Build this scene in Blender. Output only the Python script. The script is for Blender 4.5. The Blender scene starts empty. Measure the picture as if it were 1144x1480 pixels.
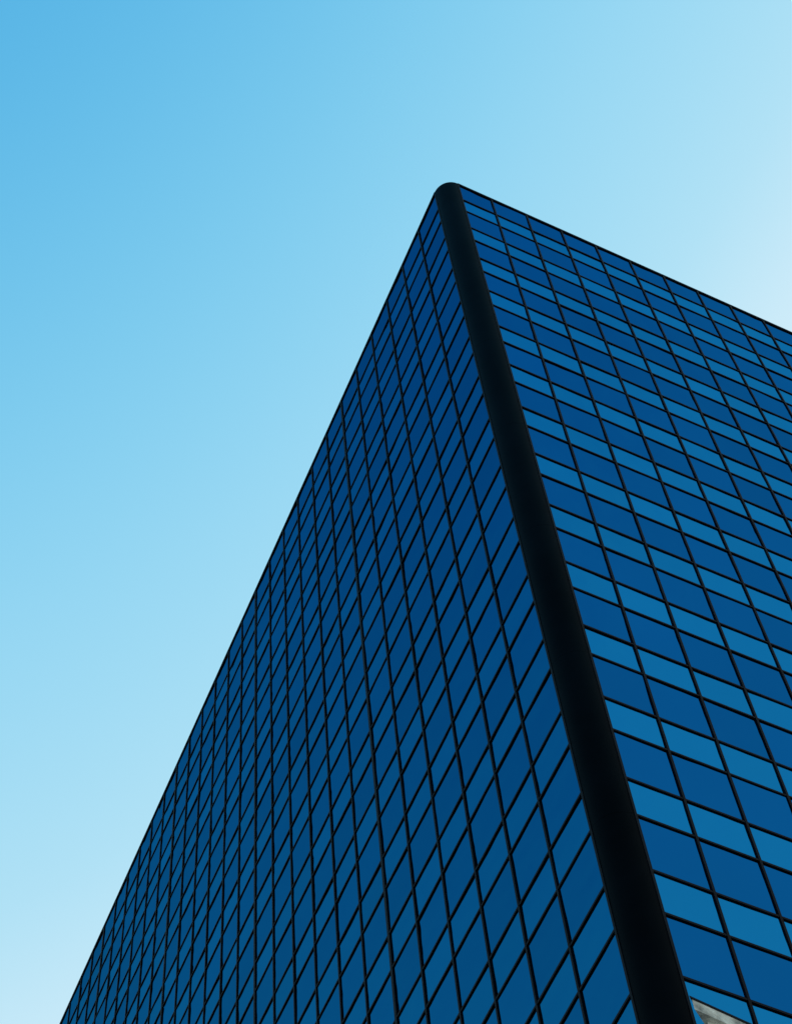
import bpy, bmesh, math, random
from mathutils import Vector, Matrix
random.seed(4)
sc=bpy.context.scene
F=3000.0
zc=Vector((-199,1500,-3000)).normalized()
fw=Vector((0,0,-1))
yc=(fw-fw.dot(zc)*zc).normalized()
xc=yc.cross(zc)
R=Matrix((xc,yc,zc))
CAM=Vector((0,0,1.6))
def ray(x,y): return (R@Vector((x-572,-(y-740),-F))).normalized()
e1=R@Vector((11255,-4506,-3000)); e1.z=0; e1.normalize()
e2=R@Vector((-3035,-6402,-3000)); e2.z=0; e2.normalize()
d=ray(638.6,256.4); D=29.0
C=CAM+d*(D/math.hypot(d.x,d.y)); H=C.z
C0=Vector((C.x,C.y,0))
UP=Vector((0,0,1))
def outn(e,o):
    n=Vector((e.y,-e.x,0)); 
    return n if n.dot(o)<0 else -n
n1=outn(e1,e2); n2=outn(e2,e1)
def hit(x,y,n):
    r=ray(x,y); t=(C0-CAM).dot(n)/r.dot(n); return CAM+r*t
def u(x,y,e,n): return (hit(x,y,n)-C0).dot(e)
r1=u(660,266,e1,n1); r2=u(628,280,e2,n2)
a=u(709,288,e1,n1); b=u(1100,462,e1,n1); W1=(b-a)/8
a2=u(605,335,e2,n2); b2=u(370,850,e2,n2); W2=(b2-a2)/11
zA=hit(945,1260,n1).z; ST=(H-0.10-zA)/13.56
RC=(r1+r2)/2

# ---------- materials
def newmat(name):
    m=bpy.data.materials.new(name); m.use_nodes=True
    return m,m.node_tree.nodes,m.node_tree.links,m.node_tree.nodes["Principled BSDF"]
def glassmat(name,col,rough):
    m,N,L,p=newmat(name)
    N.remove(p); out=[n for n in N if n.type=='OUTPUT_MATERIAL'][0]
    g=N.new("ShaderNodeBsdfGlossy"); g.inputs["Roughness"].default_value=rough
    at=N.new("ShaderNodeAttribute"); at.attribute_name="pane"
    tc=N.new("ShaderNodeTexCoord")
    n2_=N.new("ShaderNodeTexNoise"); n2_.inputs["Scale"].default_value=0.07; n2_.inputs["Detail"].default_value=3
    L.new(tc.outputs["Object"],n2_.inputs["Vector"])
    sm=N.new("ShaderNodeMath"); sm.operation='ADD'; L.new(at.outputs["Fac"],sm.inputs[0]); L.new(n2_.outputs["Fac"],sm.inputs[1])
    mp=N.new("ShaderNodeMapRange"); mp.inputs["From Max"].default_value=2.0; mp.inputs["To Min"].default_value=0.76; mp.inputs["To Max"].default_value=1.24
    L.new(sm.outputs[0],mp.inputs["Value"])
    vm=N.new("ShaderNodeVectorMath"); vm.operation='SCALE'; vm.inputs[0].default_value=col
    L.new(mp.outputs[0],vm.inputs["Scale"]); L.new(vm.outputs[0],g.inputs["Color"])
    no=N.new("ShaderNodeTexNoise"); no.inputs["Scale"].default_value=0.5; no.inputs["Detail"].default_value=2
    L.new(tc.outputs["Object"],no.inputs["Vector"])
    bp=N.new("ShaderNodeBump"); bp.inputs["Strength"].default_value=0.7; bp.inputs["Distance"].default_value=0.10
    L.new(no.outputs["Fac"],bp.inputs["Height"]); L.new(bp.outputs[0],g.inputs["Normal"])
    L.new(g.outputs[0],out.inputs["Surface"])
    return m
def plain(name,col,rough,metal=0,nscale=3,var=0.3,bump=0.0,spec=0.5):
    m,N,L,p=newmat(name)
    tc=N.new("ShaderNodeTexCoord"); no=N.new("ShaderNodeTexNoise"); no.inputs["Scale"].default_value=nscale; no.inputs["Detail"].default_value=6
    L.new(tc.outputs["Object"],no.inputs["Vector"])
    mx=N.new("ShaderNodeMix"); mx.data_type='RGBA'
    mx.inputs["A"].default_value=(*[c*(1-var) for c in col],1); mx.inputs["B"].default_value=(*[min(1,c*(1+var)) for c in col],1)
    rp=N.new("ShaderNodeMapRange"); rp.inputs["From Min"].default_value=0.3; rp.inputs["From Max"].default_value=0.7
    L.new(no.outputs["Fac"],rp.inputs["Value"])
    L.new(rp.outputs[0],mx.inputs["Factor"]); L.new(mx.outputs["Result"],p.inputs["Base Color"])
    p.inputs["Roughness"].default_value=rough; p.inputs["Metallic"].default_value=metal
    p.inputs["Specular IOR Level"].default_value=spec
    if bump:
        bp=N.new("ShaderNodeBump"); bp.inputs["Strength"].default_value=bump; bp.inputs["Distance"].default_value=0.1; L.new(no.outputs["Fac"],bp.inputs["Height"]); L.new(bp.outputs[0],p.inputs["Normal"])
    return m
M_visE=glassmat("vision_glass",(0.003,0.092,0.262),0.03)
M_spE=glassmat("spandrel_glass",(0.006,0.160,0.365),0.08)  # brighter sky light on this face is put into the tint
M_visW=glassmat("vision_glass_shaded",(0.005,0.105,0.235),0.03)  # copy of the same glass, this face's sky light put into the tint
M_spW=glassmat("spandrel_glass_shaded",(0.006,0.124,0.262),0.08)  # spandrel copy, the weaker light of this face put into the tint
M_fr=plain("dark_mullion_metal",(0.002,0.004,0.007),0.6,spec=0.04)
M_col=plain("black_corner_panel",(0.0006,0.0012,0.002),0.5,spec=0.012,nscale=0.5,var=.6)
M_conc=plain("roof_membrane",(0.2,0.2,0.2),0.9)
M_stone=plain("stand_in_pale_stone",(0.46,0.45,0.38),0.85,nscale=5,bump=0.8,var=.6)  # for the added building, pale like the glass reflection it stands for
M_pave=plain("pavement_stone",(0.25,0.25,0.24),0.85,nscale=0.8)
M_dark=plain("dark_window",(0.02,0.03,0.04),0.15)

def mkobj(name,bm,mats,parent=None):
    me=bpy.data.meshes.new(name); bm.to_mesh(me); bm.free()
    for m in mats: me.materials.append(m)
    o=bpy.data.objects.new(name,me); sc.collection.objects.link(o)
    if parent: o.parent=parent
    return o
def fbox(bm,O,e,n,u0,u1,z0,z1,d0,d1):
    vs=[bm.verts.new(O+e*uu+n*dd+UP*zz) for uu in(u0,u1) for dd in(d0,d1) for zz in(z0,z1)]
    fs=[(0,1,3,2),(4,6,7,5),(0,4,5,1),(2,3,7,6),(0,2,6,4),(1,5,7,3)]
    return [bm.faces.new([vs[i] for i in f]) for f in fs]

tower=bpy.data.objects.new("glass_office_tower",None); sc.collection.objects.link(tower)
NB1=18; NB2=44
L1=a+W1*(NB1-1)+RC; L2=a2+W2*(NB2-1)+RC
SF=0.42
z=zA
while z-ST>0.5: z-=ST
spans=[]
k=z
while k<H-0.6:
    spans.append((k-SF*ST,k,1)); spans.append((k,min(k+(1-SF)*ST,H-0.10),0)); k+=ST
spans=[(max(a_,0.3),b_,c_) for a_,b_,c_ in spans if b_>0.4 and a_<H-0.6]
MW=0.037
def facade(tag,O,e,n,us,mats,joint):
    g=bmesh.new(); lay=g.faces.layers.float.new("pane")
    for i in range(len(us)-1):
        for (z0,z1,c) in spans:
            tu=random.gauss(0,0.003); tz=random.gauss(0,0.003)
            w=(us[i+1]-us[i])/2; h=(z1-z0)/2
            vs=[g.verts.new(O+e*uu+UP*zz+n*(su*tu*w+sz*tz*h)) for uu,zz,su,sz in((us[i],z0,-1,-1),(us[i+1],z0,1,-1),(us[i+1],z1,1,1),(us[i],z1,-1,1))]
            f=g.faces.new(vs); f.material_index=c; f[lay]=min(1,max(0,random.gauss(.5,.13)))
    for f in g.faces:
        f.normal_update()
        if f.normal.dot(n)<0: f.normal_flip()
    mkobj("glazing_"+tag,g,mats,tower)
    m=bmesh.new()
    for i,uu in enumerate(us):
        hw=0.065 if (joint and i%6==0 and i>0) else MW
        fbox(m,O,e,n,uu-hw,uu+hw,0,H-0.09,-0.1,0.045)
    zs=sorted(set([round(s[0],3) for s in spans]+[round(s[1],3) for s in spans if s[1]<H-0.2]))
    for zz in zs:
        fbox(m,O,e,n,us[0],us[-1],zz-MW,zz+MW,-0.1,0.038)
    fbox(m,O,e,n,us[0]-0.02,us[-1]+0.02,H-0.14,H,-0.4,0.055)
    mkobj("mullions_"+tag,m,[M_fr],tower)
us1=[RC]+[a+W1*i for i in range(NB1)]
us2=[RC]+[a2+W2*i for i in range(NB2)]
E=[M_visE,M_spE]; Wm=[M_visW,M_spW]
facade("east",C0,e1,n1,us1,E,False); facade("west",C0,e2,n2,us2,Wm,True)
Cb=C0+e1*L1; Cc=C0+e2*L2
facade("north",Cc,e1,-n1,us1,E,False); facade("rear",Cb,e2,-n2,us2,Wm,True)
def corner(tag,O,ea,eb):
    m=bmesh.new(); Mx=O+RC*(ea+eb); SEG=32
    def ring(z,extra):
        out=[]
        for i in range(SEG+1):
            th=math.pi/2*i/SEG
            dr=(math.cos(th)*eb+math.sin(th)*ea)
            out.append(m.verts.new(Mx-dr*(RC+extra)+UP*z))
        return out
    def strip(P,Q,s):
        for i in range(SEG):
            f=m.faces.new((P[i],P[i+1],Q[i+1],Q[i])); f.smooth=s
    lv=[z0 for z0,z1,c in spans if c==1][1::2]
    lv=[v for v in lv if v<H-2]+[H]
    prev=0.0; X=0.03
    for zt in lv:
        if zt-prev<0.5: continue
        g=0.004; t=zt-g if zt<H else H+0.02
        B=ring(prev+g,X); Cx=ring(t,X); strip(B,Cx,True)
        A1=ring(prev+g,0.0); B1=ring(prev+g,X); strip(A1,B1,False)
        C1=ring(t,X); D1=ring(t,-0.3 if t>H else 0.0); strip(C1,D1,False)
        for i in (0,SEG): m.faces.new((A1[i],B1[i],C1[i],D1[i]))
        prev=zt
    A=ring(0,0.015); B=ring(H,0.015); strip(A,B,True)
    for f in m.faces: f.normal_update()
    for f in m.faces:
        if abs(f.normal.z)<.5 and f.normal.dot(f.calc_center_median()-Mx)<0 : f.normal_flip()
    mkobj("corner_cladding_"+tag,m,[M_col],tower)
corner("front",C0,e1,e2); corner("side",Cb,-e1,e2); corner("left",Cc,e1,-e2); corner("back",C0+e1*L1+e2*L2,-e1,-e2)
m=bmesh.new()
def poly(bm,O,ins,z0,z1):
    q=[O+e1*ins+e2*ins,O+e1*(L1-ins)+e2*ins,O+e1*(L1-ins)+e2*(L2-ins),O+e1*ins+e2*(L2-ins)]
    lo=[bm.verts.new(p+UP*z0) for p in q]; hi=[bm.verts.new(p+UP*z1) for p in q]
    bm.faces.new(lo); bm.faces.new(hi)
    for i in range(4): bm.faces.new((lo[i],lo[(i+1)%4],hi[(i+1)%4],hi[i]))
poly(m,C0,0.45,H-1.0,H-0.6); poly(m,C0,9,H-0.59,H+1.5)
bmesh.ops.recalc_face_normals(m,faces=m.faces)
mkobj("roof",m,[M_conc],tower)

# ---------- low stone building, added to stand in for a pale reflection in the glass
rA=ray(998,1441); rB=ray(1084,1480)
A=CAM+rA*(17.0/math.hypot(rA.x,rA.y)); zt=A.z
B=CAM+rB*((zt-CAM.z)/rB.z)
eS=(B-A); eS.z=0; eS.normalize()
nS=-Vector((rA.x,rA.y,0)).normalized()
nS=(Matrix.Rotation(math.radians(-14),3,'Z')@nS).normalized()
sb=bpy.data.objects.new("reflection_stand_in_building",None); sc.collection.objects.link(sb)
O=Vector((A.x,A.y,0))-nS*0.45+eS*0.3
m=bmesh.new(); fbox(m,O,eS,nS,0,16,0,zt-0.75,-5,0)
fbox(m,O,eS,nS,-0.3,16.4,zt-0.22,zt-0.04,-5.4,0.45)
fbox(m,O,eS,nS,-0.2,16.3,zt-0.40,zt-0.221,-5.3,0.3)
fbox(m,O,eS,nS,-0.08,16.08,zt-0.748,zt-0.401,-5.08,0.08)
for i in range(64):
    fbox(m,O,eS,nS,0.0+i*0.25,0.13+i*0.25,zt-0.62,zt-0.402,0.082,0.24)
bmesh.ops.recalc_face_normals(m,faces=m.faces)
mkobj("walls",m,[M_stone],sb)
m=bmesh.new(); fbox(m,O,eS,nS,-0.32,16.42,zt-0.039,zt,-5.42,0.47)
mkobj("coping_flashing",m,[M_fr],sb)
m=bmesh.new()
for fl in range(int((zt-3)/3.8)):
    for i in range(5):
        fbox(m,O,eS,nS,1+i*3,2.5+i*3,zt-4-fl*3.8,zt-1.9-fl*3.8,-0.1,0.03)
mkobj("windows",m,[M_dark],sb)

m=bmesh.new(); bmesh.ops.create_grid(m,x_segments=1,y_segments=1,size=4000)
mkobj("ground",m,[M_pave])

# ---------- sun + sky
az=math.radians(45); el=math.radians(38)
sd=Vector((math.sin(az)*math.cos(el),math.cos(az)*math.cos(el),math.sin(el)))
l=bpy.data.lights.new("sun","SUN"); l.energy=3; l.angle=math.radians(0.5); l.color=(1,.95,.88)
lo=bpy.data.objects.new("sun",l); lo.rotation_euler=sd.to_track_quat('Z','Y').to_euler(); sc.collection.objects.link(lo); lo.location=(0,0,150)
w=bpy.data.worlds.new("World"); sc.world=w; w.use_nodes=True
N=w.node_tree.nodes; L=w.node_tree.links; bg=N["Background"]
S=0.1
bg.inputs["Strength"].default_value=S
sky=N.new("ShaderNodeTexSky"); sky.sky_type='NISHITA'; sky.sun_disc=False; sky.sun_elevation=el; sky.sun_rotation=az
tc=N.new("ShaderNodeTexCoord"); 
def math_(op,a_,b_,c_=None):
    n=N.new("ShaderNodeMath"); n.operation=op
    for i,v in enumerate((a_,b_,c_)):
        if v is None: continue
        if isinstance(v,(int,float)): n.inputs[i].default_value=v
        else: L.new(v,n.inputs[i])
    return n.outputs[0]
def dotv(v):
    n=N.new("ShaderNodeVectorMath"); n.operation='DOT_PRODUCT'; n.inputs[1].default_value=v; L.new(tc.outputs["Generated"],n.inputs[0]); return n.outputs["Value"]
lin_t=math_('ADD',dotv((1.0,0,-4.3)),4.35)
glow=math_('POWER',math_('MAXIMUM',dotv(sd),0.0),8.0)
sx=N.new("ShaderNodeSeparateXYZ"); L.new(tc.outputs["Generated"],sx.inputs[0])
back=math_('MINIMUM',sx.outputs["Y"],0.0)
t=math_('ADD',math_('MULTIPLY_ADD',back,1.6,lin_t),glow)
t=math_('DIVIDE',math_('ADD',t,0.2),2.0)
rp=N.new("ShaderNodeValToRGB"); L.new(t,rp.inputs[0])
cr=rp.color_ramp
def lin(c): return tuple(((v/255)/12.92 if v<11 else (((v/255)+.055)/1.055)**2.4) for v in c)+(1,)
pts=[(0.0,(50,155,216)),(0.1,(74,177,231)),(0.23,(120,204,241)),(0.36,(153,219,247)),(0.50,(178,229,249)),(0.6,(208,239,253)),(0.8,(226,245,254)),(1.0,(230,246,253))]
cr.elements[0].position=0; cr.elements[0].color=lin(pts[0][1]); cr.elements[1].position=1; cr.elements[1].color=lin(pts[-1][1])
for ps,c in pts[1:-1]:
    e=cr.elements.new(ps); e.color=lin(c)
cr.interpolation='B_SPLINE'
sc_=N.new("ShaderNodeVectorMath"); sc_.operation='SCALE'; sc_.inputs["Scale"].default_value=1/S; L.new(rp.outputs[0],sc_.inputs[0])
mx=N.new("ShaderNodeMix"); mx.data_type='RGBA'; mx.inputs["Factor"].default_value=0.95
L.new(sky.outputs[0],mx.inputs["A"]); L.new(sc_.outputs[0],mx.inputs["B"]); L.new(mx.outputs["Result"],bg.inputs["Color"])

cd=bpy.data.cameras.new("camera"); co=bpy.data.objects.new("camera",cd); sc.collection.objects.link(co)
cd.sensor_fit='VERTICAL'; cd.sensor_height=36; cd.lens=36*F/1480; cd.clip_end=10000
co.matrix_world=Matrix.Translation(CAM)@R.to_4x4()
sc.camera=co
sc.view_settings.view_transform='Standard'; sc.view_settings.look='None'; sc.view_settings.exposure=0
